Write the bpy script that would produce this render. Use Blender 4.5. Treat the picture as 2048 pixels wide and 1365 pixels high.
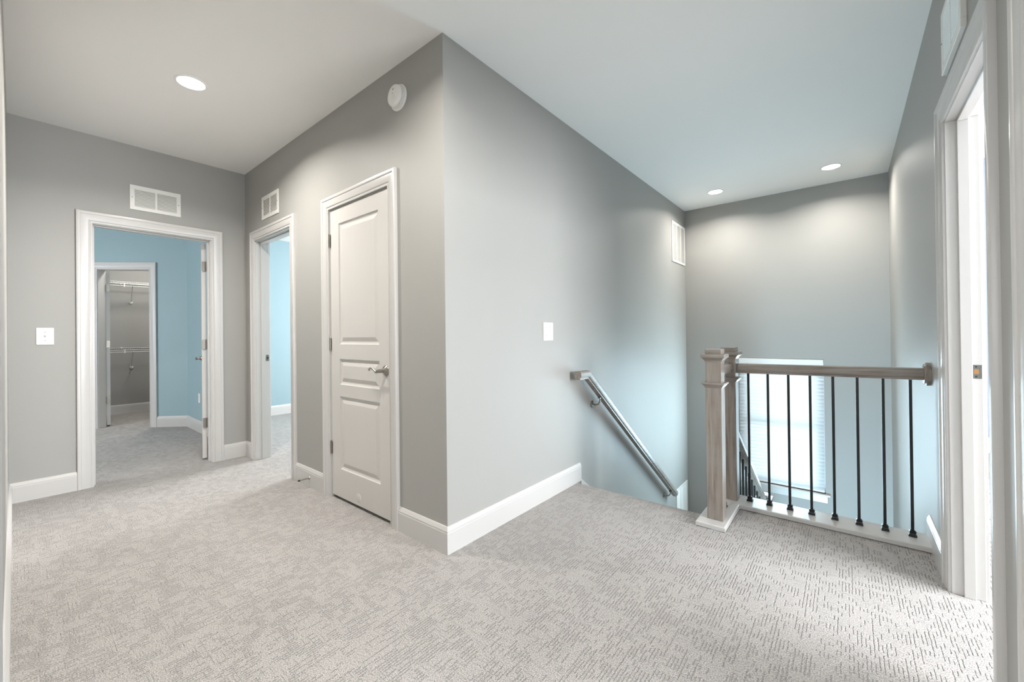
import bpy, math, random
from mathutils import Vector, Matrix
random.seed(4)
for o in list(bpy.data.objects): bpy.data.objects.remove(o)
SC = bpy.context.scene
COL = SC.collection
PI = math.pi

# ------------------------------------------------------------------ camera
F_PX, YAW, PITCH, ROLL, CAM_H = 817.69, 0.6906, 0.00463, -0.01131, 1.1389
fw = Vector((-math.sin(YAW)*math.cos(PITCH), math.cos(YAW)*math.cos(PITCH), math.sin(PITCH)))
rt = Vector((math.cos(YAW), math.sin(YAW), 0)); up = rt.cross(fw)
r2 = rt*math.cos(ROLL)+up*math.sin(ROLL); u2 = -rt*math.sin(ROLL)+up*math.cos(ROLL)
cd = bpy.data.cameras.new('camera'); cam = bpy.data.objects.new('camera', cd); COL.objects.link(cam)
mw = Matrix((r2, u2, -fw)).transposed().to_4x4(); mw.translation = Vector((0, 0, CAM_H))
cam.matrix_world = mw
cd.sensor_width = 36; cd.lens = F_PX/2048*36; cd.clip_start = 0.01
cd.shift_x = (1024-1018)/2048; cd.shift_y = (667.4-682.5)/2048
SC.camera = cam

# ------------------------------------------------------------------ world, exposure, daylight, added fill lamps
SC.view_settings.view_transform = 'Standard'; SC.view_settings.look = 'None'
SC.view_settings.gamma = 1; SC.view_settings.use_curve_mapping = False
SC.view_settings.exposure = 0.62
W = bpy.data.worlds.new('sky'); SC.world = W; W.use_nodes = True
wb = W.node_tree.nodes['Background']
wb.inputs[0].default_value = (0.88, 0.96, 1.0, 1); wb.inputs[1].default_value = 5.5

def area(name, loc, direction, sx, sy, power, color, spread=180):
    d = bpy.data.lights.new(name, 'AREA'); d.shape = 'RECTANGLE'; d.size = sx; d.size_y = sy
    d.energy = power; d.color = color; d.spread = math.radians(spread)
    o = bpy.data.objects.new(name, d); COL.objects.link(o); o.location = loc
    o.rotation_euler = Vector(direction).to_track_quat('-Z', 'Y').to_euler()
    return o
DAY = (0.99, 0.98, 1.0)
area('daylight_right_rooms', (3.85, 2.35, 1.45), (-1, -0.05, 0.0), 3.0, 1.5, 380, (0.93, 0.96, 1.0))
area('blind_fill', (-.64, 5.43, .12), (-.35, -1, .05), .66, 1.36, 31, (0.62, 0.86, 1.0))  # added lamp inside the blind, standing in for daylight through the slats
area('lower_storey_fill', (-.1, 1.56, -2.0), (0, 1, .1), .7, 1.2, 120, (0.58, 0.83, 1.0))  # added lamp brightening the stairwell from below, no window known there
area('daylight_left_room', (-5.9, -2.9, 1.5), (0, 1, -0.1), 1.6, 1.4, 60, DAY)
area('daylight_middle_room', (-4.5, 4.9, 1.6), (0.05, -1, -0.12), 1.1, 1.5, 130, DAY)
area('closet_fill', (-7.6, 1.35, 2.70), (0, 0, -1), .25, .25, 17, (1, .95, .9))  # added lamp brightening the closet, no fixture seen
area('front_room_fill', (-0.9, -3.1, 1.5), (0.0, 1, -0.05), 2.0, 1.5, 35, (0.92, 0.95, 1.0))  # added frontal fill from behind the camera, no window known

# ------------------------------------------------------------------ materials
def srgb(*c):
    return tuple((v/255/12.92 if v/255 <= .04045 else ((v/255+.055)/1.055)**2.4) for v in c)+(1,)
def mat(name, color, rough=.5, metal=0, spec=.5, noise=None, bump=None):
    """noise=(scale, amount) mottles the colour, bump=(scale, distance) adds fine relief"""
    m = bpy.data.materials.new(name); m.use_nodes = True; nt = m.node_tree
    b = nt.nodes['Principled BSDF']
    b.inputs['Base Color'].default_value = color; b.inputs['Roughness'].default_value = rough
    b.inputs['Metallic'].default_value = metal; b.inputs['Specular IOR Level'].default_value = spec
    tc = nt.nodes.new('ShaderNodeTexCoord')
    if noise:
        n = nt.nodes.new('ShaderNodeTexNoise'); n.inputs['Scale'].default_value = noise[0]; n.inputs['Detail'].default_value = 4
        nt.links.new(tc.outputs['Object'], n.inputs['Vector'])
        mx = nt.nodes.new('ShaderNodeMix'); mx.data_type = 'RGBA'
        mx.inputs[6].default_value = tuple(c*(1-noise[1]) for c in color[:3])+(1,)
        mx.inputs[7].default_value = tuple(min(1, c*(1+noise[1])) for c in color[:3])+(1,)
        nt.links.new(n.outputs['Fac'], mx.inputs[0]); nt.links.new(mx.outputs[2], b.inputs['Base Color'])
    if bump:
        n = nt.nodes.new('ShaderNodeTexNoise'); n.inputs['Scale'].default_value = bump[0]; n.inputs['Detail'].default_value = 3
        nt.links.new(tc.outputs['Object'], n.inputs['Vector'])
        bp = nt.nodes.new('ShaderNodeBump'); bp.inputs['Distance'].default_value = bump[1]; bp.inputs['Strength'].default_value = .6
        nt.links.new(n.outputs['Fac'], bp.inputs['Height']); nt.links.new(bp.outputs[0], b.inputs['Normal'])
    return m
GREY = mat('grey_wall_paint', srgb(165, 164, 160), .5, spec=.28, noise=(3, .015), bump=(260, .0004))
BLUE = mat('blue_wall_paint', srgb(151, 175, 182), .5, spec=.35, noise=(3, .015), bump=(260, .0004))
LAV = mat('pale_wall_paint', srgb(150, 156, 170), .5, spec=.35, noise=(3, .015))
CEIL = mat('ceiling_paint', srgb(240, 239, 236), .8, spec=.2, bump=(200, .0004))
TRIM = mat('white_trim_paint', srgb(200, 198, 195), .28, spec=.5, noise=(6, .01))
DOORW = mat('white_door_paint', srgb(203, 200, 196), .3, spec=.5)
PLATE = mat('white_plastic', srgb(236, 235, 231), .35, noise=(20, .01))
VENTM = mat('white_enamel_metal', srgb(232, 231, 226), .4, noise=(20, .01))
DARK = mat('recess_shade_and_dark_parts', srgb(50, 50, 48), .9)  # flat dark painting shade into openings, also colours rubber and screws
NICKEL = mat('satin_nickel', srgb(160, 155, 148), .28, metal=1, noise=(30, .05))
BRASS = mat('brass_latch_hole', srgb(190, 140, 90), .45, metal=.6)
IRON = mat('black_iron', srgb(14, 15, 16), .32, spec=.5, noise=(40, .2))
WIRE = mat('white_coated_wire', srgb(225, 225, 220), .4)
VINYL = mat('white_vinyl', srgb(238, 240, 240), .35)

def door_grain(m):
    nt = m.node_tree; b = nt.nodes['Principled BSDF']
    tc = nt.nodes.new('ShaderNodeTexCoord'); mp = nt.nodes.new('ShaderNodeMapping')
    mp.inputs['Scale'].default_value = (1.0, 1.0, .07); nt.links.new(tc.outputs['Object'], mp.inputs[0])
    n = nt.nodes.new('ShaderNodeTexNoise'); n.inputs['Scale'].default_value = 14; n.inputs['Detail'].default_value = 2; n.inputs['Distortion'].default_value = .6
    nt.links.new(mp.outputs[0], n.inputs['Vector'])
    mm = nt.nodes.new('ShaderNodeMath'); mm.operation = 'MULTIPLY'; mm.inputs[1].default_value = 14
    fr = nt.nodes.new('ShaderNodeMath'); fr.operation = 'PINGPONG'; fr.inputs[1].default_value = 1
    nt.links.new(n.outputs['Fac'], mm.inputs[0]); nt.links.new(mm.outputs[0], fr.inputs[0])
    bp = nt.nodes.new('ShaderNodeBump'); bp.inputs['Distance'].default_value = .0006; bp.inputs['Strength'].default_value = .5
    nt.links.new(fr.outputs[0], bp.inputs['Height']); nt.links.new(bp.outputs[0], b.inputs['Normal'])
door_grain(DOORW)

def wood(name, axis):
    m = bpy.data.materials.new(name); m.use_nodes = True; nt = m.node_tree; b = nt.nodes['Principled BSDF']
    tc = nt.nodes.new('ShaderNodeTexCoord'); mp = nt.nodes.new('ShaderNodeMapping')
    s = [1, 1, 1]; s[axis] = .06; mp.inputs['Scale'].default_value = s
    nt.links.new(tc.outputs['Object'], mp.inputs[0])
    n = nt.nodes.new('ShaderNodeTexNoise'); n.inputs['Scale'].default_value = 55; n.inputs['Detail'].default_value = 6; n.inputs['Distortion'].default_value = .5
    n2 = nt.nodes.new('ShaderNodeTexNoise'); n2.inputs['Scale'].default_value = 9; n2.inputs['Detail'].default_value = 3
    nt.links.new(mp.outputs[0], n.inputs['Vector']); nt.links.new(tc.outputs['Object'], n2.inputs['Vector'])
    r = nt.nodes.new('ShaderNodeValToRGB'); e = r.color_ramp.elements
    e[0].position = .3; e[0].color = srgb(110, 101, 92); e[1].position = .72; e[1].color = srgb(160, 150, 140)
    mx = nt.nodes.new('ShaderNodeMix'); mx.data_type = 'RGBA'; mx.blend_type = 'MIX'
    mx.inputs[7].default_value = srgb(148, 143, 137)
    rr = nt.nodes.new('ShaderNodeMapRange'); rr.inputs[1].default_value = .35; rr.inputs[2].default_value = .7; rr.inputs[3].default_value = 0; rr.inputs[4].default_value = .65
    nt.links.new(n.outputs['Fac'], r.inputs[0]); nt.links.new(n2.outputs['Fac'], rr.inputs[0]); nt.links.new(rr.outputs[0], mx.inputs[0])
    nt.links.new(r.outputs[0], mx.inputs[6]); nt.links.new(mx.outputs[2], b.inputs['Base Color'])
    b.inputs['Roughness'].default_value = .33
    bp = nt.nodes.new('ShaderNodeBump'); bp.inputs['Distance'].default_value = .0003; bp.inputs['Strength'].default_value = .4
    nt.links.new(n.outputs['Fac'], bp.inputs['Height']); nt.links.new(bp.outputs[0], b.inputs['Normal'])
    return m
WOODZ, WOODX, WOODY = wood('grey_stained_wood_upright', 2), wood('grey_stained_wood_along_x', 0), wood('grey_stained_wood_along_y', 1)

def carpet():
    """cut and loop carpet: patches of short parallel grooves running along Y, fine lines along X between"""
    m = bpy.data.materials.new('patterned_carpet'); m.use_nodes = True; nt = m.node_tree; b = nt.nodes['Principled BSDF']
    L = nt.links.new
    def M(op, a, c=None, d=None):
        n = nt.nodes.new('ShaderNodeMath'); n.operation = op
        for i, v in enumerate((a, c, d)):
            if v is None: continue
            if isinstance(v, (int, float)): n.inputs[i].default_value = v
            else: L(v, n.inputs[i])
        return n.outputs[0]
    def wn(x, y, z=0):
        c = nt.nodes.new('ShaderNodeCombineXYZ')
        for i, v in enumerate((x, y, z)):
            if isinstance(v, (int, float)): c.inputs[i].default_value = v
            else: L(v, c.inputs[i])
        w = nt.nodes.new('ShaderNodeTexWhiteNoise'); w.noise_dimensions = '3D'; L(c.outputs[0], w.inputs['Vector']); return w.outputs['Value']
    geo = nt.nodes.new('ShaderNodeNewGeometry')
    wob = nt.nodes.new('ShaderNodeTexNoise'); wob.inputs['Scale'].default_value = 60; L(geo.outputs['Position'], wob.inputs['Vector'])
    sp = nt.nodes.new('ShaderNodeSeparateXYZ'); L(geo.outputs['Position'], sp.inputs[0])
    wv = M('MULTIPLY', M('SUBTRACT', wob.outputs['Fac'], .5), .006)
    X = M('ADD', M('ADD', sp.outputs[0], 20), wv); Y = M('ADD', M('ADD', sp.outputs[1], 20), wv)
    def lines(A, B, per, dash, patch_a, patch_b, dens_hi, dens_lo, seed, width):
        ia = M('FLOOR', M('DIVIDE', A, per)); fa = M('FRACT', M('DIVIDE', A, per))
        pa = M('FLOOR', M('DIVIDE', A, patch_a))
        pb = M('FLOOR', M('ADD', M('DIVIDE', B, patch_b), wn(pa, seed)))
        patch = wn(pa, pb, seed+1)
        dens = M('ADD', M('MULTIPLY', M('GREATER_THAN', patch, .5), dens_hi-dens_lo), dens_lo)
        jb = M('DIVIDE', B, dash); jb = M('ADD', jb, M('MULTIPLY', wn(ia, pb, seed+2), .6))
        ib = M('FLOOR', jb); fb = M('FRACT', jb)
        on = M('LESS_THAN', wn(ia, ib, seed+3), dens)
        prof = M('SUBTRACT', 1, M('DIVIDE', M('ABSOLUTE', M('SUBTRACT', fa, .5)), width)); prof = M('MAXIMUM', prof, 0)
        ends = M('MINIMUM', M('MULTIPLY', M('MINIMUM', fb, M('SUBTRACT', 1, fb)), 9), 1)
        return M('MULTIPLY', M('MULTIPLY', on, M('POWER', prof, .7)), ends)
    g1 = lines(X, Y, .0115, .031, .058, .031, .74, .18, 3, .25)
    g2 = lines(Y, X, .0115, .045, .040, .058, .32, .05, 11, .18)
    n1 = nt.nodes.new('ShaderNodeTexNoise'); n1.inputs['Scale'].default_value = 340; n1.inputs['Detail'].default_value = 3; L(geo.outputs['Position'], n1.inputs['Vector'])
    groove = M('ADD', g1, M('MULTIPLY', g2, .45)); groove = M('MINIMUM', groove, 1)
    pile = M('SUBTRACT', n1.outputs['Fac'], M('MULTIPLY', groove, 2.2))
    bp = nt.nodes.new('ShaderNodeBump'); bp.inputs['Distance'].default_value = .0022; bp.inputs['Strength'].default_value = .8
    L(pile, bp.inputs['Height']); L(bp.outputs[0], b.inputs['Normal'])
    n2 = nt.nodes.new('ShaderNodeTexNoise'); n2.inputs['Scale'].default_value = 240; n2.inputs['Detail'].default_value = 2; L(geo.outputs['Position'], n2.inputs['Vector'])
    n3 = nt.nodes.new('ShaderNodeTexNoise'); n3.inputs['Scale'].default_value = 2.2; n3.inputs['Detail'].default_value = 3; L(geo.outputs['Position'], n3.inputs['Vector'])
    r = nt.nodes.new('ShaderNodeValToRGB'); e = r.color_ramp.elements
    e[0].position = .30; e[0].color = srgb(115, 111, 107); e[1].position = .62; e[1].color = srgb(187, 183, 179)
    L(M('ADD', n2.outputs['Fac'], M('MULTIPLY', M('SUBTRACT', n3.outputs['Fac'], .5), .12)), r.inputs[0])
    mx = nt.nodes.new('ShaderNodeMix'); mx.data_type = 'RGBA'; L(M('MULTIPLY', groove, .20), mx.inputs[0])
    L(r.outputs[0], mx.inputs[6]); mx.inputs[7].default_value = srgb(100, 95, 90)      # groove shade painted into the colour of the cut lines
    L(mx.outputs[2], b.inputs['Base Color'])
    b.inputs['Roughness'].default_value = .95; b.inputs['Specular IOR Level'].default_value = .1
    b.inputs['Sheen Weight'].default_value = .15
    return m
CARPET = carpet()

def emit(name, color, s):
    m = bpy.data.materials.new(name); m.use_nodes = True; b = m.node_tree.nodes['Principled BSDF']
    b.inputs['Base Color'].default_value = color; b.inputs['Emission Color'].default_value = color; b.inputs['Emission Strength'].default_value = s
    return m
LED = emit('lit_lens', (1, .97, .92, 1), 6)

def blind_mat():
    m = bpy.data.materials.new('white_blind_slat'); m.use_nodes = True; nt = m.node_tree; nt.nodes.remove(nt.nodes['Principled BSDF'])
    d = nt.nodes.new('ShaderNodeBsdfDiffuse'); d.inputs[0].default_value = (.86, .88, .89, 1)
    t = nt.nodes.new('ShaderNodeBsdfTranslucent'); t.inputs[0].default_value = (.86, .9, .92, 1)
    mx = nt.nodes.new('ShaderNodeMixShader'); mx.inputs[0].default_value = .42
    nt.links.new(d.outputs[0], mx.inputs[1]); nt.links.new(t.outputs[0], mx.inputs[2]); nt.links.new(mx.outputs[0], nt.nodes['Material Output'].inputs[0])
    return m
SLAT = blind_mat()
def glass_mat():
    m = bpy.data.materials.new('window_glass'); m.use_nodes = True; nt = m.node_tree; nt.nodes.remove(nt.nodes['Principled BSDF'])
    g = nt.nodes.new('ShaderNodeBsdfGlossy'); g.inputs['Roughness'].default_value = .02
    t = nt.nodes.new('ShaderNodeBsdfTransparent'); t.inputs[0].default_value = (.95, .97, .97, 1)
    f = nt.nodes.new('ShaderNodeFresnel'); mx = nt.nodes.new('ShaderNodeMixShader')
    nt.links.new(f.outputs[0], mx.inputs[0]); nt.links.new(t.outputs[0], mx.inputs[1]); nt.links.new(g.outputs[0], mx.inputs[2]); nt.links.new(mx.outputs[0], nt.nodes['Material Output'].inputs[0])
    return m
GLASS = glass_mat()

# ------------------------------------------------------------------ mesh helpers
class MB:
    def __init__(s): s.v = []; s.f = []
    def add(s, vs, fs):
        o = len(s.v); s.v += [tuple(v) for v in vs]; s.f += [tuple(i+o for i in f) for f in fs]; return s
    def box(s, x0, x1, y0, y1, z0, z1):
        return s.add([(x0,y0,z0),(x1,y0,z0),(x1,y1,z0),(x0,y1,z0),(x0,y0,z1),(x1,y0,z1),(x1,y1,z1),(x0,y1,z1)],
                     [(0,3,2,1),(4,5,6,7),(0,1,5,4),(1,2,6,5),(2,3,7,6),(3,0,4,7)])
    def frustum(s, c, z0, z1, a0, a1):
        """square frustum round (cx,cy): half size a0 at z0, a1 at z1"""
        x, y = c; vs = [(x+i*a, y+j*a, z) for z, a in ((z0, a0), (z1, a1)) for i, j in ((-1,-1),(1,-1),(1,1),(-1,1))]
        return s.add(vs, [(0,3,2,1),(4,5,6,7),(0,1,5,4),(1,2,6,5),(2,3,7,6),(3,0,4,7)])
    def rings(s, rings, cap=True, closed=True):
        n = len(rings[0]); vs = [p for r in rings for p in r]; fs = []
        for k in range(len(rings)-1):
            for i in range(n if closed else n-1):
                j = (i+1) % n; fs.append((k*n+i, k*n+j, (k+1)*n+j, (k+1)*n+i))
        if cap: fs += [tuple(range(n-1, -1, -1)), tuple((len(rings)-1)*n+i for i in range(n))]
        return s.add(vs, fs)
    def lathe(s, c, axis, prof, n=32):
        """prof: (distance along axis, radius)"""
        a = Vector(axis).normalized(); c = Vector(c)
        u = a.orthogonal().normalized(); w = a.cross(u)
        return s.rings([[c+a*d+(u*math.cos(t*2*PI/n)+w*math.sin(t*2*PI/n))*max(r, 1e-5) for t in range(n)] for d, r in prof])
    def tube(s, pts, rad, n=8):
        pts = [Vector(p) for p in pts]; rs = rad if isinstance(rad, (list, tuple)) else [rad]*len(pts)
        rings = []; ref = None
        for i, p in enumerate(pts):
            t = (pts[min(i+1, len(pts)-1)]-pts[max(i-1, 0)]).normalized()
            u = t.orthogonal().normalized() if ref is None else (ref-t*ref.dot(t)).normalized()
            ref = u; w = t.cross(u)
            rings.append([p+(u*math.cos(k*2*PI/n)+w*math.sin(k*2*PI/n))*rs[i] for k in range(n)])
        return s.rings(rings)
    def build(s, name, m, parent=None, smooth=False, bevel=0, seg=2):
        me = bpy.data.meshes.new(name); me.from_pydata(s.v, [], s.f); me.validate()
        import bmesh
        bm = bmesh.new(); bm.from_mesh(me); bmesh.ops.recalc_face_normals(bm, faces=bm.faces); bm.to_mesh(me); bm.free()
        me.materials.append(m)
        o = bpy.data.objects.new(name, me); COL.objects.link(o)
        if parent: o.parent = parent
        if bevel:
            b = o.modifiers.new('b', 'BEVEL'); b.width = bevel; b.segments = seg; b.limit_method = 'ANGLE'; b.angle_limit = math.radians(40)
        if smooth:
            for p in me.polygons: p.use_smooth = True
            me.set_sharp_from_angle(angle=math.radians(38))
        return o
def empty(name, loc=(0,0,0)):
    o = bpy.data.objects.new(name, None); COL.objects.link(o); o.location = loc; o.empty_display_size = .1; return o
def rebase(root, loc):
    """put the Empty at its base without moving the already placed children"""
    root.location = loc
    for c in root.children: c.location = Vector(c.location)-Vector(loc)
def tag(o, label, cat, group=None):
    o['label'] = label; o['category'] = cat
    if group: o['group'] = group
    return o
def struct(o, label=None):
    o['kind'] = 'structure'
    if label: o['label'] = label
    return o
def S(name, mb, m, label=None, **k): return struct(mb.build(name, m, **k), label)

H = 2.74; T = .115; TD = .100
XB, YA, XE, YC, XD, YF = -1.624, 1.4425, -4.521, 5.607, .338, -.029

def wall(mb, ax, p0, p1, u0, u1, z0, z1, holes=()):
    """slab wall; ax=0: x in p0..p1 and runs along y; ax=1: y in p0..p1, runs along x. holes (u0,u1,z0,z1)"""
    us = sorted({u0, u1, *[h[0] for h in holes], *[h[1] for h in holes]}); zs = sorted({z0, z1, *[h[2] for h in holes], *[h[3] for h in holes]})
    # one face set with shared vertices: no hidden inner faces
    idx = {}; vs = []; fs = []
    def V(u, z, p):
        k = (round(u, 5), round(z, 5), p)
        if k not in idx: idx[k] = len(vs); vs.append((p, u, z) if ax == 0 else (u, p, z))
        return idx[k]
    def solid(i, j):
        if not (0 <= i < len(us)-1 and 0 <= j < len(zs)-1): return False
        cu, cz = (us[i]+us[i+1])/2, (zs[j]+zs[j+1])/2
        return not any(h[0] < cu < h[1] and h[2] < cz < h[3] for h in holes)
    for i in range(len(us)-1):
        for j in range(len(zs)-1):
            if not solid(i, j): continue
            a, b, c, d = us[i], us[i+1], zs[j], zs[j+1]
            for p in (p0, p1): fs.append((V(a,c,p), V(b,c,p), V(b,d,p), V(a,d,p)))
            if not solid(i-1, j): fs.append((V(a,c,p0), V(a,d,p0), V(a,d,p1), V(a,c,p1)))
            if not solid(i+1, j): fs.append((V(b,c,p0), V(b,d,p0), V(b,d,p1), V(b,c,p1)))
            if not solid(i, j-1): fs.append((V(a,c,p0), V(b,c,p0), V(b,c,p1), V(a,c,p1)))
            if not solid(i, j+1): fs.append((V(a,d,p0), V(b,d,p0), V(b,d,p1), V(a,d,p1)))
    return mb.add(vs, fs)

# door openings (clear faces of the jambs)
E0, E1 = .393, 1.156
A0, A1 = -4.262, -3.500
K0, K1 = -2.850, -2.130
D0, D1 = 1.874, 2.585
G0, G1 = .730, 1.492
F0, F1 = -.500, .235
DT = 2.045; JT = .02

# ------------------------------------------------------------------ shell
def boxes(*bs):
    m = MB()
    for b_ in bs: m.box(*b_)
    return m
S('floor', boxes((-8.70, -1.5, -3.3, 1.55, -.3, 0), (-1.5, 4.0, -3.3, 2.57, -.3, 0), (-1.624, -.70, 2.57, 2.735, -.3, 0), (-1.624, -1.5, 1.55, 2.57, -.3, 0),
   (-.548, .338+TD, 2.57, 2.985, -.3, 0)), CARPET, 'light grey carpet with short carved lines on the landing')
S('floor', MB().box(.338+TD, 3.95, 2.57, 5.80, -.3, 0), CARPET, 'pale carpet of the room beyond the right doorway')
S('floor', MB().box(-8.70, -1.70, 1.55, 5.2, -.3, 0), CARPET, 'pale carpet of the bright blue room behind the middle doorway')
S('ceiling', MB().box(-8.8, 4.0, -3.3, 5.75, H, H+.12), CEIL, 'smooth white ceiling over the hall and stairwell')

S('ceiling', MB().box(-6.53, -3.05, YA+T, 5.12, 2.60, H), CEIL, 'lower ceiling of the bright blue middle room')
S('wall_left', wall(MB(), 0, XE-T, XE, YF-T, YA, 0, H, [(E0-JT, E1+JT, 0, DT+JT)]), GREY, 'grey wall with the left doorway and a vent above it')
S('wall_centre_left', wall(MB(), 1, YA, YA+T, XE-T, XB, 0, H, [(A0-JT, A1+JT, 0, DT+JT), (K0-.003, K1+.003, 0, DT+.013)]), GREY, 'grey wall holding the closed closet door')
S('wall_centre_right', wall(MB(), 0, XB-T, XB, YA+T, YC, -2.95, H), GREY, 'long grey wall running down into the stairwell')
WX0, WX1, WZ0, WZ1 = -1.02, -.198, -.625, .835
S('wall_back', wall(MB(), 1, YC, YC+T, XB-T, XD+TD, -2.95, H, [(WX0, WX1, WZ0, WZ1)]), GREY, 'grey stairwell end wall with the blind covered window')
S('wall_right', wall(MB(), 0, XD, XD+TD, YF-T, YC, 0, H, [(D0-JT, D1+JT, 0, DT+JT), (G0-JT, G1+JT, 0, DT+JT)]), GREY, 'grey right hand wall with the open white doorway')
S('wall_right', boxes((XD, XD+TD, 2.985, YC, -2.95, 0), (XD, XD+TD, .5, 2.985, -2.95, -.3)), GREY, 'lower stairwell wall below the landing')
S('wall_lower_light_block', MB().box(XB-T, XD+TD, 1.4, 1.5, -3.1, -.3), GREY, 'added unseen wall blocking sky light from the lower stairwell')  # unseen, added to stop sky light leaking in under the landing
S('wall_front', wall(MB(), 1, YF-T, YF, XE, XD, 0, H, [(F0-JT, F1+JT, 0, DT+JT)]), GREY, 'grey wall along the left edge of the view')
# blue room beyond the left doorway, with its slanted closet wall
c0 = Vector((-6.65, YA)); dg = Vector((-.7071, -.7071)); ng = Vector((-.7071, .7071))
Q0, Q1 = .46, 1.07
def diag_pts(s, n, z): p = c0+dg*s+ng*n; return (p.x, p.y, z)
def diag_box(mb, s0, s1, n0, n1, z0, z1):
    vs = [diag_pts(s, n, z) for z in (z0, z1) for s, n in ((s0,n0),(s1,n0),(s1,n1),(s0,n1))]
    return mb.add(vs, [(0,3,2,1),(4,5,6,7),(0,1,5,4),(1,2,6,5),(2,3,7,6),(3,0,4,7)])
mb = MB(); diag_box(mb, 0, Q0-JT, 0, T, 0, H); diag_box(mb, Q1+JT, 1.7, 0, T, 0, H); diag_box(mb, Q0-JT, Q1+JT, 0, T, DT+JT, H)
S('wall_blue_diagonal', mb, BLUE, 'slanted blue wall with a closet doorway')
S('wall_blue_right', MB().box(-6.65, XE-T, YA, YA+.05, 0, H), BLUE, 'blue wall behind the open door of the left room')
S('wall_blue_near', wall(MB(), 0, XE-T-.012, XE-T, -3.2, YA, 0, H, [(E0-JT, E1+JT, 0, DT+JT)]), BLUE, 'blue room face of the wall round the left doorway')
S('wall_blue_left', MB().box(-7.95, -7.85, -3.2, .24, 0, H), BLUE, 'blue wall on the far left of the left room')
S('wall_blue_front', wall(MB(), 1, -3.3, -3.2, -7.95, 3.95, 0, H), BLUE, 'outer wall at the front of the house')
# walk-in closet
S('wall_closet_back', MB().box(-8.72, -8.62, -.3, 2.3, 0, H), GREY, 'dark grey back wall of the walk-in closet')
S('wall_closet_side', MB().box(-8.62, -6.62, 2.1, 2.2, 0, H), GREY, 'side wall of the walk-in closet')
S('wall_closet_side', MB().box(-8.62, -7.95, -.3, -.2, 0, H), GREY, 'near side wall of the walk-in closet')
S('wall_closet_side', MB().box(-6.70, -6.64, YA+.05, 2.1, 0, H), GREY, 'closet wall shared with the middle room')
# bright blue room behind the middle doorway
S('wall_middle_room', MB().box(-6.63, -6.526, YA+T, 5.2, 0, H), BLUE, 'sunlit blue wall seen through the middle doorway')
S('wall_middle_room', MB().box(-6.63, -1.74, 5.1, 5.2, 0, H), BLUE, 'far blue wall of the middle room')
S('wall_middle_room', MB().box(-3.06, -2.96, YA+T, 5.1, 0, H), BLUE, 'blue wall between the middle room and the closet')
S('wall_small_closet', MB().box(-2.96, -1.74, 2.2, 2.3, 0, H), GREY, 'back wall of the small closet')
# rooms on the right
S('wall_right_room_far', MB().box(.30, 4.0, 5.75, 5.85, 0, H), LAV, 'pale wall glimpsed through the right doorway')
S('wall_right_room_outer', MB().box(3.95, 4.05, -3.2, 5.85, 0, H), LAV, 'outer wall of the right rooms')
S('wall_front_room_left', MB().box(XE-.005, XE+.09, -3.2, YF-T, 0, H), GREY, 'side wall of the front room')
S('wall_front_room_right', MB().box(XD, XD+.1, -3.2, YF-T, 0, H), GREY, 'right side wall of the front room')

# ------------------------------------------------------------------ baseboards
BP = [(0, 0), (.016, 0), (.016, .108), (.0145, .112), (.0145, .120), (.011, .127), (.008, .134), (.005, .139), (0, .140)]
def sweep_xy(path, prof, side, z=0):
    """mitred sweep of (offset, z) profile along a floor polyline; side=+1 offsets to the left of travel"""
    P = [Vector(p) for p in path]; rings = []
    for i, p in enumerate(P):
        d0 = (P[i]-P[i-1]).normalized() if i else None; d1 = (P[i+1]-P[i]).normalized() if i < len(P)-1 else None
        n0 = Vector((-d0.y, d0.x))*side if d0 else None; n1 = Vector((-d1.y, d1.x))*side if d1 else None
        n = n1 if n0 is None else n0 if n1 is None else (n0+n1)/(1+n0.dot(n1))
        rings.append([(p.x+n.x*o, p.y+n.y*o, z+h) for o, h in prof])
    return MB().rings(rings)
CW = .088     # casing width
g = .005
S('baseboard_left', sweep_xy([(F0-g-CW, YF), (XE, YF), (XE, E0-g-CW)], BP, -1), TRIM, 'white baseboard left of the left doorway')
S('baseboard_left', sweep_xy([(XE, E1+g+CW), (XE, YA), (A0-g-CW, YA)], BP, -1), TRIM, 'short white baseboard in the far corner')
S('baseboard_centre_left', sweep_xy([(A1+g+CW, YA), (K0-g-CW, YA)], BP, -1), TRIM, 'white baseboard between the middle doorway and the closet door')
S('baseboard_centre_right', sweep_xy([(K1+g+CW, YA), (XB, YA), (XB, 2.815)], BP, -1), TRIM, 'white baseboard wrapping the outer wall corner')
S('baseboard_right', sweep_xy([(XD, 3.16), (XD, D1+g+CW)], BP, -1), TRIM, 'short white baseboard at the end of the railing')
S('baseboard_right', sweep_xy([(XD, D0-g-CW), (XD, G1+g+CW)], BP, -1), TRIM, 'sliver of baseboard between the two right doorways')
q = c0+dg*(Q0-g-CW); S('baseboard_blue_room', sweep_xy([(XE-T-.012, YA), (c0.x, YA), (q.x, q.y)], [(o, z) for o, z in BP], 1), TRIM, 'white baseboard turning the corner in the blue room')
q = c0+dg*(Q1+g+CW); q2 = c0+dg*1.7; S('baseboard_blue_room', sweep_xy([(q.x, q.y), (q2.x, q2.y)], BP, 1), TRIM, 'white baseboard left of the closet doorway in the blue room')
S('baseboard_closet', sweep_xy([(-8.62, -.2), (-8.62, 2.1)], BP, -1), TRIM, 'white baseboard at the back of the walk-in closet')
S('baseboard_middle_room', sweep_xy([(-6.526, YA+T), (-6.526, 5.1)], BP, -1), TRIM, 'bright white baseboard seen through the middle doorway')
S('baseboard_right_room', sweep_xy([(XD+TD, 5.75), (3.95, 5.75)], BP, -1), TRIM, 'white baseboard glimpsed through the right doorway')

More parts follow.
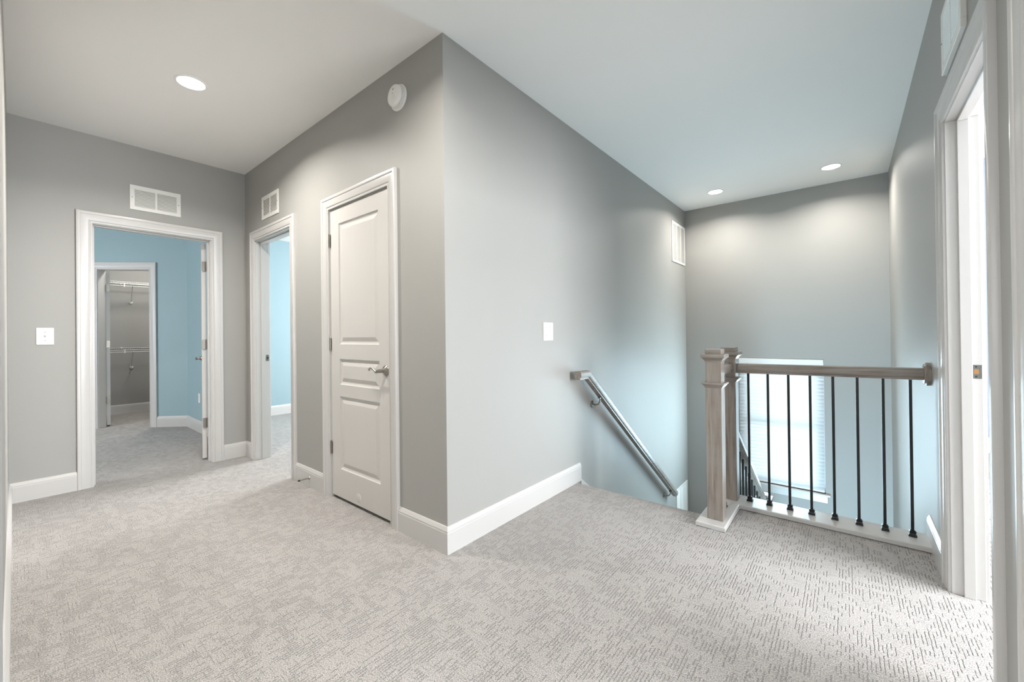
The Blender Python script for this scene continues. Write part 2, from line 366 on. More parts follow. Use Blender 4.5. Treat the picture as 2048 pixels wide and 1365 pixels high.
# ------------------------------------------------------------------ doors
CP = [(0, 0), (0, .009), (.004, .0115), (.009, .0115), (.0105, .0085), (.015, .0085), (.019, .0125), (.0215, .0145), (.060, .0165), (.064, .0165), (.0655, .019),
      (.069, .0215), (.081, .0215), (.086, .020), (.088, .017), (.088, 0)]
class Frame:
    """local frame of a doorway: u along the wall, n out of the wall towards the viewer, z up"""
    def __init__(s, o, u, n, T=.115): s.T = T; s.o = Vector(o); s.u = Vector(u); s.n = Vector(n)
    def p(s, u, n, z): q = s.o+s.u*u+s.n*n; return (q.x, q.y, z)
    def box(s, mb, u0, u1, n0, n1, z0, z1):
        vs = [s.p(u, n, z) for z in (z0, z1) for u, n in ((u0,n0),(u1,n0),(u1,n1),(u0,n1))]
        return mb.add(vs, [(0,3,2,1),(4,5,6,7),(0,1,5,4),(1,2,6,5),(2,3,7,6),(3,0,4,7)])
    def casing(s, u0, u1, top, n0=0, flip=1):
        rings = []
        for k in range(4):
            r = []
            for d, t in CP:
                u = u0-d if k < 2 else u1+d; z = 0 if k in (0, 3) else top+d
                r.append(s.p(u, n0+flip*t, z))
            rings.append(r)
        return MB().rings(rings)
def doorway(name, label, fr, u0, u1, stop_n=None, back=True, jt=JT):
    root = empty(name); struct(root, label)
    fr.casing(u0-g, u1+g, DT+g).build('casing', TRIM, root, smooth=True)
    if back: fr.casing(u0-g, u1+g, DT+g, -fr.T, -1).build('casing', TRIM, root, smooth=True)
    mb = MB()
    for a, b_, c, d in ((u0-jt, u0, 0, DT), (u1, u1+jt, 0, DT), (u0-jt, u1+jt, DT, DT+jt)): fr.box(mb, a, b_, -fr.T, 0, c, d)
    mb.build('jamb', TRIM, root, bevel=.001, seg=1)
    if stop_n is not None:
        n0, n1 = stop_n; mb = MB(); st = .011
        for a, b_, c, d in ((u0, u0+st, 0, DT-st), (u1-st, u1, 0, DT-st), (u0, u1, DT-st, DT)): fr.box(mb, a, b_, n0, n1, c, d)
        mb.build('door_stop_strip', TRIM, root, bevel=.002)
    return root
def hinge(parent, fr, u, n, z, du=1, label='satin nickel hinge', leaf=.018):
    """two short leaves and a knuckle at (u, n)"""
    mb = MB(); h = .089
    fr.box(mb, u-leaf, u-.002, n-.002, n, z-h/2, z+h/2); fr.box(mb, u+.002, u+leaf, n-.002, n, z-h/2, z+h/2)
    o = mb.build('hinge', NICKEL, parent, bevel=.0008, seg=1); o['label'] = label
    k = MB(); q = fr.p(u, n+.004, z)
    for i in range(5): k.lathe((q[0], q[1], z-h/2+i*h/5), (0, 0, 1), [(0.0004, .0058), (h/5-.0008, .0058)], 12)
    k.lathe((q[0], q[1], z+h/2), (0, 0, 1), [(0, .004), (.003, .005), (.006, .002)], 12)
    k.build('knuckle', NICKEL, o, smooth=True)
    return o
def slab_frame_mesh(fr, u0, u1, z0, z1, n0, n1, panels):
    """door leaf: two faces at n0<n1 with rectangular holes for the moulded panels"""
    mb = MB(); us = sorted({u0, u1, *[p[0] for p in panels], *[p[1] for p in panels]}); zs = sorted({z0, z1, *[p[2] for p in panels], *[p[3] for p in panels]})
    for n in (n0, n1):
        for i in range(len(us)-1):
            for j in range(len(zs)-1):
                cu, cz = (us[i]+us[i+1])/2, (zs[j]+zs[j+1])/2
                if any(p[0] < cu < p[1] and p[2] < cz < p[3] for p in panels): continue
                mb.add([fr.p(us[i], n, zs[j]), fr.p(us[i+1], n, zs[j]), fr.p(us[i+1], n, zs[j+1]), fr.p(us[i], n, zs[j+1])], [(0,1,2,3)])
    for a, b_ in (((u0,z0),(u1,z0)), ((u1,z0),(u1,z1)), ((u1,z1),(u0,z1)), ((u0,z1),(u0,z0))):
        mb.add([fr.p(a[0], n0, a[1]), fr.p(b_[0], n0, b_[1]), fr.p(b_[0], n1, b_[1]), fr.p(a[0], n1, a[1])], [(0,1,2,3)])
    return mb
def panel_mesh(fr, P, n0, n1):
    """moulded raised panel filling hole P, on both faces"""
    mb = MB()
    for n, sg in ((n1, -1), (n0, 1)):
        rg = []
        for ins, dep in ((0, 0), (.005, .007), (.014, .010), (.020, .010), (.046, .002), (.050, .0018)):
            a, b_, c, d = P[0]+ins, P[1]-ins, P[2]+ins, P[3]-ins
            rg.append([fr.p(a, n+sg*dep, c), fr.p(b_, n+sg*dep, c), fr.p(b_, n+sg*dep, d), fr.p(a, n+sg*dep, d)])
        base = MB().rings(rg, cap=False); base.add(rg[-1], [(0,1,2,3)]); mb.add(base.v, base.f)
    return mb
def leaf(root, fr, u0, u1, z0, z1, n0, n1, hinge_right=False, label=None, three=True):
    w = u1-u0; st = .11*w/.711 if w > .6 else .1
    ps = [(u0+.113, u1-.113, .22, .728), (u0+.113, u1-.113, .810, .988), (u0+.113, u1-.113, 1.09, 1.935)]
    s = slab_frame_mesh(fr, u0, u1, z0, z1, n0, n1, ps).build('door_leaf', DOORW, root)
    if label: s['label'] = label
    for P in ps: panel_mesh(fr, P, n0, n1).build('panel', DOORW, s)
    return s
def lever(root, fr, u, n, z, direction=-1, label='satin nickel lever handle'):
    """rose, neck and scrolled lever; direction = sign of u the lever points to"""
    c = fr.p(u, n, z); N = tuple(fr.n); mb = MB()
    mb.lathe(c, N, [(0, .033), (.004, .033), (.008, .030), (.011, .024), (.014, .022), (.017, .016), (.020, .0125), (.040, .011), (.052, .0115), (.058, .011), (.060, .004)], 28)
    o = mb.build('lever_handle', NICKEL, root, smooth=True); o['label'] = label
    pts = []; rs = []
    for i in range(25):
        t = i/24; uu = u+direction*(.004+.100*t); zz = z-.010*math.sin(t*PI*1.0)+.020*math.sin(max(0, t-.30)/.70*PI*.80)
        nn = n+.052-.004*math.sin(t*PI)
        pts.append(fr.p(uu, nn, zz)); rs.append(.0095-.005*t)
    # scroll at the tip
    for i in range(1, 9):
        a = i/8*1.5*PI; zz = z+.020*math.sin(.8*PI)
        pts.append(fr.p(u+direction*(.104+.006*math.sin(a)), n+.052, zz-.006+.006*math.cos(a))); rs.append(.0042-.00012*i)
    MB().tube(pts, rs, 10).build('grip', NICKEL, o, smooth=True)
    return o
def strike(root, fr, u, n, z, w=.035, facing=1, hole=None):
    """latch strike plate on a jamb face at u, centred on n"""
    mb = MB(); h = .058
    fr.box(mb, u, u+facing*.0016, n-w/2, n+w/2, z-h/2, z+h/2)
    o = mb.build('strike_plate', NICKEL, root, bevel=.0007, seg=1); o['label'] = 'satin nickel strike plate'
    m2 = MB(); fr.box(m2, u+facing*.0017, u+facing*.0022, n-.008, n+.006, z-.010, z+.010); m2.build('latch_hole', hole or DARK, o)
    for zz in (-.021, .021):
        m3 = MB(); fr.box(m3, u+facing*.0017, u+facing*.0022, n-.003, n+.003, z+zz-.003, z+zz+.003); m3.build('screw', DARK, o)
    return o

FE = Frame((XE, 0, 0), (0, 1, 0), (1, 0, 0))
FA = Frame((0, YA, 0), (1, 0, 0), (0, -1, 0))
FD = Frame((XD, 0, 0), (0, 1, 0), (-1, 0, 0), TD)
FF = Frame((0, YF, 0), (1, 0, 0), (0, 1, 0))
FQ = Frame((c0.x, c0.y, 0), tuple(dg)+(0,), tuple(-ng)+(0,))

d1 = doorway('door_1', 'open doorway at far left leading into the blue room', FE, E0, E1, (-.075, -.04))
# its leaf, swung open past square against the blue wall: seen edge on
hx, hy = XE-T-.014, E1-.004
ang = math.atan2(.238, .971); ud = Vector((-math.cos(ang), math.sin(ang), 0)); nd = Vector((-math.sin(ang), -math.cos(ang), 0))
FL = Frame((hx, hy, 0), tuple(ud), tuple(nd))
leaf(d1, FL, .004, .762, .02, 2.037, 0, .035, label='white door leaf standing open, seen edge on')
lever(d1, FL, .70, .035, .93, -1)
for z in (1.82, 1.085, .35):
    mb = MB(); mb.box(hx+.0, hx+.0018, hy-.036, hy-.004, z-.045, z+.045)
    fr_ = Frame((hx+.002, hy, 0), (0, -1, 0), (1, 0, 0))
    e_ = MB(); fr_.box(e_, -.002, .030, -.0005, .0018, z-.045, z+.045); h_ = e_.build('hinge', NICKEL, d1, bevel=.0006, seg=1); h_['label'] = 'satin nickel hinge'
    MB().lathe((hx+.004, hy+.002, z-.045), (0, 0, 1), [(0, .006), (.09, .006), (.093, .003)], 12).build('knuckle', NICKEL, h_, smooth=True)

d2 = doorway('door_2', 'open doorway in the middle leading into the bright blue room', FA, A0, A1, (-.075, -.04))
strike(d2, FA, A0, -.095, .95, .03)

d3 = doorway('door_3', 'closed white three-panel closet door', FA, K0, K1, None, back=False, jt=.003)
leaf(d3, FA, K0+.003, K1-.003, .022, DT-.003, -.040, -.005, label='closed white three-panel leaf with embossed grain')
lever(d3, FA, -2.172, -.005, .932, -1)
for z in (1.829, 1.090, .354): hinge(d3, FA, K0+.001, -.001, z, leaf=.009)
MB().lathe((-2.500, YA+.005, .072), (0, -1, 0), [(0, .030), (.0015, .030), (.002, .029)], 32).build('round_plug', DOORW, d3, smooth=True)

d4 = doorway('door_4', 'open white doorway on the right, seen along its jamb', FD, D0, D1, (-.070, -.035))
strike(d4, FD, D1, -.080, .963, .036, -1, BRASS)
d5 = doorway('door_5', 'doorway at the extreme right edge', FD, G0, G1, (-.070, -.035))
d6 = doorway('door_6', 'white doorway casing at the extreme left edge', FF, F0, F1, (-.075, -.04), back=False)
d7 = doorway('door_7', 'closet doorway in the slanted blue wall', FQ, Q0, Q1, None, back=False)
# its leaf, opened into the closet and seen edge on
hq = c0+dg*(Q1-.002)+ng*(T+.002); a2 = math.atan2(hq.y, -hq.x)
ud = Vector((-math.cos(a2), math.sin(a2), 0)); nd = Vector((-math.sin(a2), -math.cos(a2), 0))
FL7 = Frame((hq.x, hq.y, 0), tuple(ud), tuple(nd))
leaf(d7, FL7, .004, .60, .02, 2.037, -.035, 0, label='white closet leaf standing open, seen edge on')
for z in (1.82, 1.085, .35):
    e_ = MB(); FL7.box(e_, 0, .0035, -.034, -.002, z-.045, z+.045); h_ = e_.build('hinge', NICKEL, d7); h_['label'] = 'satin nickel hinge'
    q = FL7.p(-.004, .004, z-.045); MB().lathe(q, (0, 0, 1), [(0, .006), (.09, .006)], 12).build('knuckle', NICKEL, h_, smooth=True)
for d_, l_ in ((d1, (XE, (E0+E1)/2, 0)), (d2, ((A0+A1)/2, YA, 0)), (d3, ((K0+K1)/2, YA, 0)), (d4, (XD, (D0+D1)/2, 0)), (d5, (XD, (G0+G1)/2, 0)), (d6, ((F0+F1)/2, YF, 0)), (d7, (c0.x+dg.x*.76, c0.y+dg.y*.76, 0))):
    rebase(d_, l_)

# ------------------------------------------------------------------ stairs, curb, skirting
RISE, RUN, NY = .19, .26, 2.765
st = empty('staircase', (-1.16, 2.76, 0)); struct(st, 'carpeted stairs going down from the landing')
def step(y0, y1, x0, x1, z, nose=1):
    mb = MB(); mb.box(x0, x1, min(y0, y1), max(y0, y1), z-RISE-.12, z)
    o = mb.build('step', CARPET, st, bevel=.015, seg=3); o.location = -Vector(st.location); return o
for k in range(1, 8): step(NY+(k-1)*RUN-.03, NY+k*RUN, XB, -.66, -k*RISE)
step(NY+7*RUN-.03, YC, XB, XD, -8*RISE)
for k in range(1, 7): step(NY+7*RUN-k*RUN+.0, NY+7*RUN-(k-1)*RUN+.0, -.56, XD, -(8+k)*RISE)
o = MB().box(XB, -.66, 2.70, NY, -RISE-.1, -.001).build('step', CARPET, st, bevel=.018, seg=4); o.location = -Vector(st.location)
S('floor', MB().box(XB, XD, 1.5, YC, -3.1, -2.95), CARPET, 'floor of the storey below')
# skirt board on the wall beside the flight
mb = MB(); y0, y1 = 2.815, NY+7*RUN+.05; sl = RISE/RUN
vs = []
for x in (XB, XB+.014):
    vs += [(x, y0, .0), (x, y0+.0, .015), (x, y1, -(y1-y0)*sl+.015), (x, y1, -(y1-y0)*sl-.35), (x, y0, -.35)]
mb.add(vs, [(0,1,2,3,4), (9,8,7,6,5), (0,5,6,1), (1,6,7,2), (2,7,8,3), (3,8,9,4), (4,9,5,0)])
S('trim_1', mb, TRIM, 'white skirt board sloping down beside the stairs')
# L shaped white curb cap under the railing
def slabpoly(poly, z0, z1, ch=.006):
    n = len(poly); c = Vector((sum(p[0] for p in poly)/n, sum(p[1] for p in poly)/n)); rings = []
    P = [Vector(p) for p in poly]
    def inset(d):
        out = []
        for i in range(n):
            a = (P[i]-P[i-1]).normalized(); b_ = (P[(i+1) % n]-P[i]).normalized(); na = Vector((-a.y, a.x)); nb = Vector((-b_.y, b_.x))
            out.append(P[i]+(na+nb)*d/(1+na.dot(nb)))
        return out
    for z, d in ((z0, 0), (z1-ch, 0), (z1-ch*.3, ch*.35), (z1, ch)): rings.append([(p.x, p.y, z) for p in inset(d)])
    return MB().rings(rings)
S('trim_2', slabpoly([(-.705, 2.568), (-.546, 2.568), (-.546, 2.975), (XD, 2.975), (XD, 3.165), (-.705, 3.165)], .004, .030), TRIM, 'white painted curb cap carrying the newel posts and balusters')
S('trim_3', boxes((-.69, -.56, 2.735, 3.15, -.45, .004), (-.56, XD, 2.985, 3.15, -.30, .004)), TRIM, 'white fascia below the curb cap')
mb = MB()      # sloping curb down the open side of the flight
ya, yb = 3.15, NY+7*RUN-.10; vs = []
for x in (-.665, -.555):
    vs += [(x, ya, -(ya-NY)*sl+.06), (x, yb, -(yb-NY)*sl+.06), (x, yb, -(yb-NY)*sl-.42), (x, ya, -(ya-NY)*sl-.42)]
mb.add(vs, [(0,1,2,3), (7,6,5,4), (0,4,5,1), (1,5,6,2), (2,6,7,3), (3,7,4,0)])
S('trim_4', mb, TRIM, 'white sloping curb under the stair balusters')

# ------------------------------------------------------------------ railings
RP = [(-.021, .0), (-.021, .012), (-.0285, .016), (-.0285, .020), (-.031, .023), (-.031, .050), (-.027, .058), (-.019, .062)]
RP = RP+[(-a, z) for a, z in reversed(RP)]
def rail_mesh(pts, side):
    """profile swept along pts; side = horizontal sideways vector, profile height measured perpendicular to travel"""
    pts = [Vector(p) for p in pts]; sv = Vector(side); rings = []
    for i, p in enumerate(pts):
        d0 = (pts[i]-pts[i-1]).normalized() if i else None; d1 = (pts[i+1]-pts[i]).normalized() if i < len(pts)-1 else None
        n0 = d0.cross(sv).normalized() if d0 else None; n1 = d1.cross(sv).normalized() if d1 else None
        n = n1 if n0 is None else n0 if n1 is None else (n0+n1)/(1+n0.dot(n1))
        if n.z < 0: n = -n
        rings.append([p+sv*a+n*h for a, h in RP])
    return MB().rings(rings)
NEW1, NEW2, RY, RZ = (-.615, 2.685), (-.612, 3.068), 3.085, .871
bal = empty('balustrade', (-.615, 3.08, .03))
tag(bal, 'grey wood guard railing with black iron balusters along the stair opening', 'railing')
def newel(c, z0, top, parent):
    a = .0435
    mb = MB(); mb.frustum(c, z0, top-.030, a, a)
    o = mb.build('newel_post', WOODZ, parent, bevel=.002)
    m = MB(); m.frustum(c, top-.030, top, a+.001, a+.001); m.build('top_block', WOODX, o, bevel=.002)
    m = MB()
    for z_0, z_1, b0, b1 in ((-.077, -.066, .044, .049), (-.066, -.052, .049, .060), (-.052, -.030, .064, .064)): m.frustum(c, top+z_0, top+z_1, b0, b1)
    m.build('cap_moulding', WOODX, o, bevel=.0015)
    m = MB()
    for z_0, z_1, b0, b1 in ((-.230, -.224, .046, .048), (-.224, -.210, .049, .058), (-.210, -.200, .062, .062)): m.frustum(c, top+z_0, top+z_1, b0, b1)
    m.build('collar_moulding', WOODX, o, bevel=.0015)
    return o
parts = [newel(NEW1, .03, 1.043, bal), newel(NEW2, .03, 1.043, bal)]
parts.append(rail_mesh([(NEW2[0]+.043, RY, RZ), (XD-.018, RY, RZ+.006)], (0, 1, 0)).build('handrail', WOODX, bal, smooth=False))
parts.append(rail_mesh([(NEW1[0], NEW1[1]+.043, RZ+.008), (NEW1[0], NEW2[1]-.043, RZ+.008)], (1, 0, 0)).build('handrail', WOODY, bal))
parts.append(MB().lathe((XD, RY, RZ+.037), (-1, 0, 0), [(0, .060), (.012, .062), (.018, .061), (.021, .055), (.026, .052), (.028, .046), (.029, .030)], 40).build('rosette', WOODZ, bal, smooth=True))
def baluster(x, y, z0, z1, parent, shoe=True):
    h = .0066
    o = MB().box(x-h, x+h, y-h, y+h, z0, z1).build('baluster', IRON, parent, bevel=.001, seg=1)
    if shoe:
        m = MB(); m.frustum((x, y), z0, z0+.011, .0170, .0165); m.frustum((x, y), z0+.011, z0+.019, .0135, .0115); m.frustum((x, y), z0+.019, z0+.028, .0125, .0135); m.frustum((x, y), z0+.028, z0+.032, .0135, .0100)
        m.lathe((x+.012, y, z0+.023), (1, 0, 0), [(0, .003), (.004, .003)], 8)
        m.build('base_shoe', IRON, o, bevel=.0012, seg=1)
    return o
for k in range(8): parts.append(baluster(-.505+.1094*k, RY, .030, RZ+.003, bal))
parts.append(baluster(NEW1[0], 2.877, .030, RZ+.010, bal))
rebase(bal, (-.615, 3.08, .03))

# railing going down with the stairs
sb = empty('balustrade'); tag(sb, 'grey wood stair railing with black balusters sloping down behind the second newel post', 'railing')
sx = -.612; s2 = .705
def rz(y): return .085-(y-3.7)*s2
rail_mesh([(sx, 3.112, rz(3.112)-.055), (sx, 4.40, rz(4.40)-.055)], (1, 0, 0)).build('handrail', WOODY, sb)
for k in range(9):
    y = 3.24+.1185*k*1.0
    baluster(sx, y, -(y-NY)*sl+.055, rz(y)-.05, sb, False)
newel((sx, 4.44), -8*RISE, -.36, sb)
rebase(sb, (sx, 3.12, -.3))

# wall mounted handrail
wh = empty('wall_handrail'); tag(wh, 'grey wood handrail on wall brackets going down beside the stairs', 'handrail')
hx_ = XB+.073
rail_mesh([(hx_, 2.675, .800), (hx_, 2.800, .800), (hx_, 4.84, -.738)], (1, 0, 0)).build('handrail', WOODY, wh)
for y in (3.03, 4.70):
    z = .800-(y-2.8)*.754
    m = MB(); m.lathe((XB, y, z-.062), (1, 0, 0), [(0, .030), (.003, .030), (.006, .026), (.008, .012), (.010, .008)], 24)
    b_ = m.build('bracket', NICKEL, wh, smooth=True)
    pts = [(XB+.008, y, z-.062), (XB+.03, y, z-.066), (XB+.055, y, z-.058), (XB+.070, y, z-.035), (XB+.073, y, z-.008)]
    m = MB(); m.tube(pts, .0065, 10); m.box(hx_-.012, hx_+.012, y-.025, y+.025, z-.006, z-.001); m.build('arm', NICKEL, b_, smooth=True)
rebase(wh, (XB, 2.8, .74))

# ------------------------------------------------------------------ window and blind
win = empty('window_1'); struct(win, 'double-hung white window at the foot of the stairwell')
yo = YC+.075
def ring_box(x0, x1, z0, z1, w, y0, y1):
    m = MB(); m.box(x0, x1, y0, y1, z1-w, z1); m.box(x0, x1, y0, y1, z0, z0+w); m.box(x0, x0+w, y0, y1, z0+w, z1-w); m.box(x1-w, x1, y0, y1, z0+w, z1-w); return m
ring_box(WX0, WX1, WZ0, WZ1, .03, yo-.01, YC+T).build('window_frame', VINYL, win, bevel=.002)
zm = (WZ0+WZ1)/2
s1 = ring_box(WX0+.03, WX1-.03, zm-.02, WZ1-.03, .04, yo+.015, yo+.035).build('sash', VINYL, win, bevel=.002)
s0 = ring_box(WX0+.03, WX1-.03, WZ0+.03, zm+.02, .04, yo-.008, yo+.012).build('sash', VINYL, win, bevel=.002)
MB().box(WX0+.07, WX1-.07, yo+.023, yo+.027, zm+.02, WZ1-.07).build('pane', GLASS, s1)
MB().box(WX0+.07, WX1-.07, yo+.000, yo+.004, WZ0+.07, zm-.02).build('pane', GLASS, s0)
MB().box(WX0-.045, WX1+.045, YC-.040, YC+.065, WZ0-.020, WZ0).build('sill', TRIM, win, bevel=.006, seg=3)
MB().box(WX0-.02, WX1+.02, YC-.018, YC, WZ0-.095, WZ0-.020).build('apron', TRIM, win, bevel=.003)
rebase(win, ((WX0+WX1)/2, YC, WZ0))
bl = empty('window_blind'); tag(bl, 'lowered white horizontal slat blind glowing in the stairwell window', 'blind')
BX0, BX1 = WX0+.006, WX1-.006
MB().box(BX0, BX1, YC-.004, YC+.045, WZ1-.050, WZ1-.003).build('headrail', VINYL, bl, bevel=.002)
MB().box(BX0-.002, BX1+.002, YC-.014, YC-.006, WZ1-.072, WZ1-.004).build('valance', VINYL, bl, bevel=.002)
zt, zb = WZ1-.085, WZ0+.045; NS = 34; tilt = math.radians(62)
sme = None
for k in range(NS):
    z = zt-(zt-zb)*k/(NS-1)
    if sme is None:
        m = MB(); r = []
        for s_ in (0, 1):
            x = BX0 if s_ == 0 else BX1; top_ = []; bot = []
            for i in range(7):
                t = (i/6-.5)*.050; cr = .0022*(1-(i/3-1)**2)
                top_.append((t, cr+.0014)); bot.append((t, cr-.0014))
            r.append([(x-BX0, a*math.cos(tilt)-b_*math.sin(tilt), a*math.sin(tilt)+b_*math.cos(tilt)) for a, b_ in top_+bot[::-1]])
        o = m.rings(r).build('slat', SLAT, bl); sme = o.data
    else:
        o = bpy.data.objects.new('slat', sme); COL.objects.link(o); o.parent = bl
    o.location = (BX0, YC+.022, z)
MB().box(BX0, BX1, YC+.008, YC+.034, WZ0+.006, WZ0+.024).build('bottom_rail', VINYL, bl, bevel=.002)
for fx in (.14, .5, .86):
    x = BX0+(BX1-BX0)*fx
    MB().box(x-.0012, x+.0012, YC-.0052, YC-.0040, WZ0+.02, WZ1-.05).build('ladder_cord', PLATE, bl)
MB().tube([(BX0+.09, YC-.022, WZ1-.06), (BX0+.09, YC-.022, WZ1-.60)], .0035, 8).build('tilt_wand', NICKEL, bl, smooth=True)  # grey metal paints in the backlit look of a clear wand
rebase(bl, ((BX0+BX1)/2, YC+.02, WZ1-.003))

# ------------------------------------------------------------------ vents
def vent(name, label, fr, u0, u1, z0, z1, bars, margin=.030, thick=.008, blade=.0115, vertical=False, bar=.012, pitch=None, rim=0):
    root = empty(name); tag(root, label, 'vent', 'white metal return air vents')
    w = u1-u0
    m = MB()
    for a, b_, c, d in ((u0, u1, z1-margin, z1), (u0, u1, z0, z0+margin), (u0, u0+margin, z0+margin, z1-margin), (u1-margin, u1, z0+margin, z1-margin)): fr.box(m, a, b_, 0, thick, c, d)
    m.build('frame', VENTM, root, bevel=.002)
    for k in range(1, bars+1):
        u = u0+margin+(w-2*margin)*k/(bars+1); mm = MB(); fr.box(mm, u-bar/2, u+bar/2, 0, thick*.95, z0+margin, z1-margin); mm.build('mullion', VENTM, root)
    mm = MB(); fr.box(mm, u0+margin*.6, u1-margin*.6, .0003, .0012, z0+margin*.6, z1-margin*.6); mm.build('duct_shade', DARK, root)  # dark sheet painting in the shade of the duct behind the louvres
    n = max(3, int((z1-z0-2*margin)/(pitch or blade))); mm = MB(); ph = (z1-z0-2*margin)/n
    for i in range(n):
        z = z0+margin+(i+.5)*ph
        vs = [fr.p(u, nn, zz) for u in (u0+margin, u1-margin) for nn, zz in ((thick*.25, z+ph*.42), (thick*.85, z-ph*.40), (thick*.97, z-ph*.32), (thick*.37, z+ph*.50))]
        mm.add(vs, [(0,1,2,3), (7,6,5,4), (0,4,5,1), (1,5,6,2), (2,6,7,3), (3,7,4,0)])
    o = mm.build('louvres', VENTM, root); o['kind'] = 'stuff'
    for u in (u0+margin*.5, u1-margin*.5):
        mm = MB(); p = fr.p(u, thick, (z0+z1)/2); mm.lathe(p, fr.n, [(0, .004), (.001, .004), (.002, .002)], 10); mm.build('screw', NICKEL, root)
    rebase(root, fr.p((u0+u1)/2, 0, z0)); return root
v = vent('wall_vent', 'white two-section vent on the grey wall above the left doorway', FE, .607, .940, 2.212, 2.415, 1, .030)
v = vent('wall_vent', 'small white vent above the middle doorway, beside the far corner', FA, -4.083, -3.720, 2.208, 2.414, 1, .030)
FB = Frame((XB, 0, 0), (0, 1, 0), (1, 0, 0))
v = vent('wall_vent', 'tall three-section white vent high in the stairwell corner', FB, 5.080, 5.590, 2.018, 2.515, 2, .026, blade=.012, bar=.014)
v = vent('wall_vent', 'white vent seen at a steep angle above the right doorway', FD, 2.130, 2.500, 2.212, 2.470, 1, .030, thick=.017)
v = vent('wall_vent', 'white vent low on the stairwell wall by the end of the handrail', FB, 5.120, 5.560, -1.28, -.765, 2, .026, blade=.014, bar=.014)

# ------------------------------------------------------------------ electrical
def switch(label, fr, u0, u1, z0, z1, us, name='light_switch', cat='switch'):
    root = empty(name); tag(root, label, cat)
    m = MB(); fr.box(m, u0, u1, 0, .006, z0, z1); m.build('cover_plate', PLATE, root, bevel=.003, seg=3)
    zc = (z0+z1)/2
    for u in us:
        m = MB(); fr.box(m, u-.006, u+.006, .0055, .0066, zc-.013, zc+.013); sl_ = m.build('toggle_slot', VENTM, root)
        m = MB(); q = [fr.p(a, b_, c) for a in (u-.004, u+.004) for b_, c in ((.006, zc-.008), (.006, zc+.006), (.018, zc+.013), (.018, zc+.006))]
        m.add(q, [(0,1,2,3), (7,6,5,4), (0,4,5,1), (1,5,6,2), (2,6,7,3), (3,7,4,0)]); m.build('toggle', PLATE, sl_, bevel=.0008)
        for zz in (-.030, .030):
            p = fr.p(u, .006, zc+zz); MB().lathe(p, fr.n, [(0, .0034), (.0008, .0034), (.0012, .002)], 12).build('screw', NICKEL, root, smooth=True)
    rebase(root, fr.p((u0+u1)/2, 0, z0)); return root
switch('single toggle switch plate on the dark grey wall left of the left doorway', FE, .100, .187, 1.108, 1.232, [.144])
switch('double toggle switch plate on the pale wall above the top of the stairs', FB, 2.337, 2.454, 1.100, 1.226, [2.372, 2.418])
FW = Frame((0, YA, 0), (1, 0, 0), (0, -1, 0))
root = empty('power_outlet'); tag(root, 'white outlet plate low on the blue wall beside the open door', 'outlet')
m = MB(); FW.box(m, -6.15, -6.08, 0, .006, .355, .470); m.build('cover_plate', PLATE, root, bevel=.003)
for z in (.392, .432): m = MB(); FW.box(m, -6.130, -6.100, .006, .008, z-.014, z+.014); m.build('socket', VENTM, root, bevel=.003)
rebase(root, (-6.115, YA, .355))

# smoke detector
root = empty('smoke_detector'); tag(root, 'round white smoke detector high on the wall left of the corner', 'smoke detector')
c = (-2.005, YA, 2.537)
MB().lathe(c, (0, -1, 0), [(0, .074), (.006, .0755), (.011, .073), (.013, .064)], 48).build('mounting_base', PLATE, root, smooth=True)
o = MB().lathe(c, (0, -1, 0), [(.012, .058), (.020, .058), (.0205, .053), (.026, .053), (.0265, .062), (.034, .0625), (.040, .059), (.044, .050), (.0455, .030), (.046, .001)], 48).build('housing', PLATE, root, smooth=True)
m = MB()
for k in range(28):
    a = k/28*2*PI; m.box(*[v for v in (c[0]+.0555*math.cos(a)-.0022, c[0]+.0555*math.cos(a)+.0022, YA-.0262, YA-.0203, c[2]+.0555*math.sin(a)-.0022, c[2]+.0555*math.sin(a)+.0022)])
m.build('vent_ribs', PLATE, o)['kind'] = 'stuff'
MB().lathe((c[0]+.004, YA-.0455, c[2]-.012), (0, -1, 0), [(0, .011), (.0012, .011), (.0018, .009)], 24).build('test_button', VENTM, root, smooth=True)
m = MB()
for dx, dz in ((.002, .034), (.002, .028)): m.box(c[0]+dx-.006, c[0]+dx+.006, YA-.0456, YA-.0440, c[2]+dz-.0014, c[2]+dz+.0014)
m.build('sound_slots', DARK, root)
MB().box(c[0]-.004, c[0]+.003, YA-.0466, YA-.045, c[2]+.007, c[2]+.010).build('indicator_light', DARK, root)
rebase(root, c)

# recessed ceiling lights
def downlight(x, y, label, power, r=.071):
    root = empty('recessed_light'); tag(root, label, 'ceiling light', 'recessed ceiling lights')
    MB().lathe((x, y, H), (0, 0, -1), [(0, r+.014), (.003, r+.013), (.005, r+.004), (.003, r)], 48).build('trim_ring', PLATE, root, smooth=True)
    MB().lathe((x, y, H), (0, 0, -1), [(.0005, r), (.003, r), (.0035, r*.9), (.004, .001)], 48).build('lens', LED, root, smooth=True)
    rebase(root, (x, y, H))
    d = bpy.data.lights.new('downlight_lamp', 'AREA'); d.shape = 'DISK'; d.size = .14; d.energy = power; d.color = (1, .95, .89); d.spread = math.radians(150)
    l = bpy.data.objects.new('downlight_lamp', d); COL.objects.link(l); l.location = (x, y, H-.006)
    return root
downlight(-3.14, .71, 'lit recessed light in the ceiling of the left hallway', 22)
downlight(-.10, 5.055, 'lit recessed light over the stairwell nearer the right wall', 10)
downlight(-1.13, 5.066, 'lit recessed light over the stairwell nearer the left wall vent', 10)
downlight(-1.35, .75, 'added unseen recessed fill light in front of the outer wall corner', 16)  # added out of view to brighten the near hall

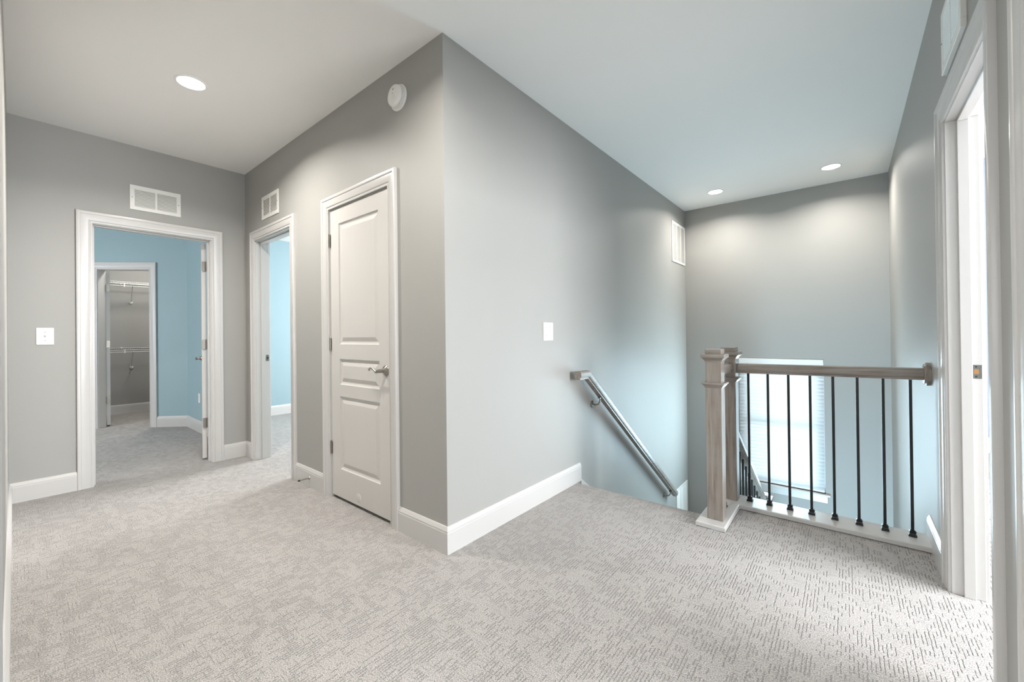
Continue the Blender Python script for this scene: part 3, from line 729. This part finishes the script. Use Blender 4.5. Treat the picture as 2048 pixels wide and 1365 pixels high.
# door stop on the baseboard
root = empty('door_stop'); tag(root, 'small dark metal door stop screwed to the baseboard left of the closet door', 'door stop')
y_ = YA-.016; q = Vector((-3.165, y_, .070)); dr = Vector((-.45, -1, -.05)).normalized()
MB().lathe(q, (0, -1, 0), [(0, .012), (.004, .011), (.010, .007), (.012, .004)], 20).build('mount', NICKEL, root, smooth=True)
MB().lathe(q+Vector((0, -.010, 0)), (0, -1, 0), [(0, .0045), (.060, .0045)], 12).build('rod', NICKEL, root, smooth=True)
MB().lathe(q+Vector((0, -.070, 0)), (0, -1, 0), [(0, .0065), (.010, .007), (.013, .005)], 14).build('rubber_tip', DARK, root, smooth=True)
rebase(root, tuple(q))

# wire shelves in the walk-in closet
def shelf(z, zf, label):
    root = empty('wire_shelf'); tag(root, label, 'shelf', 'white wire closet shelves')
    x0, x1, y0, y1 = -8.62, -8.31, -.2, 2.1; m = MB()
    n = 92
    for i in range(n):
        y = y0+(y1-y0)*(i+.5)/n
        m.tube([(x0+.01, y, z), (x1, y, z), (x1+.004, y, z-.028)], .0016, 4)
    m.build('deck_wires', WIRE, root)['kind'] = 'stuff'
    for x, zz in ((x0+.01, z-.003), ((x0+x1)/2, z-.003), (x1, z), (x1+.004, z-.028)):
        MB().tube([(x, y0, zz), (x, y1, zz)], .0032, 6).build('rail_wire', WIRE, root, smooth=True)
    MB().tube([(x1+.004, y0, z-.060), (x1+.004, y1, z-.060)], .0045, 6).build('hang_rod', WIRE, root, smooth=True)
    for y in (1.165, .3):
        b_ = MB().tube([(x1-.01, y-.02, z-.030), (x0+.012, y, zf+.01)], .005, 6).build('support_brace', WIRE, root, smooth=True)
        MB().lathe((x0, y, zf), (1, 0, 0), [(0, .022), (.012, .020), (.018, .010)], 16).build('brace_foot', PLATE, b_, smooth=True)
    for k in range(5): y = .15+.45*k; MB().box(x0, x0+.014, y-.008, y+.008, z-.012, z+.010).build('wall_clip', PLATE, root)
    for k in range(4): y = .55+.5*k; MB().box(x1+.000, x1+.010, y-.006, y+.006, z-.075, z-.020).build('rod_hanger', PLATE, root)
    rebase(root, (x0, .95, z))
shelf(2.005, 1.715, 'upper white wire shelf with hanging rod in the walk-in closet')
shelf(1.015, .705, 'lower white wire shelf with hanging rod in the walk-in closet')
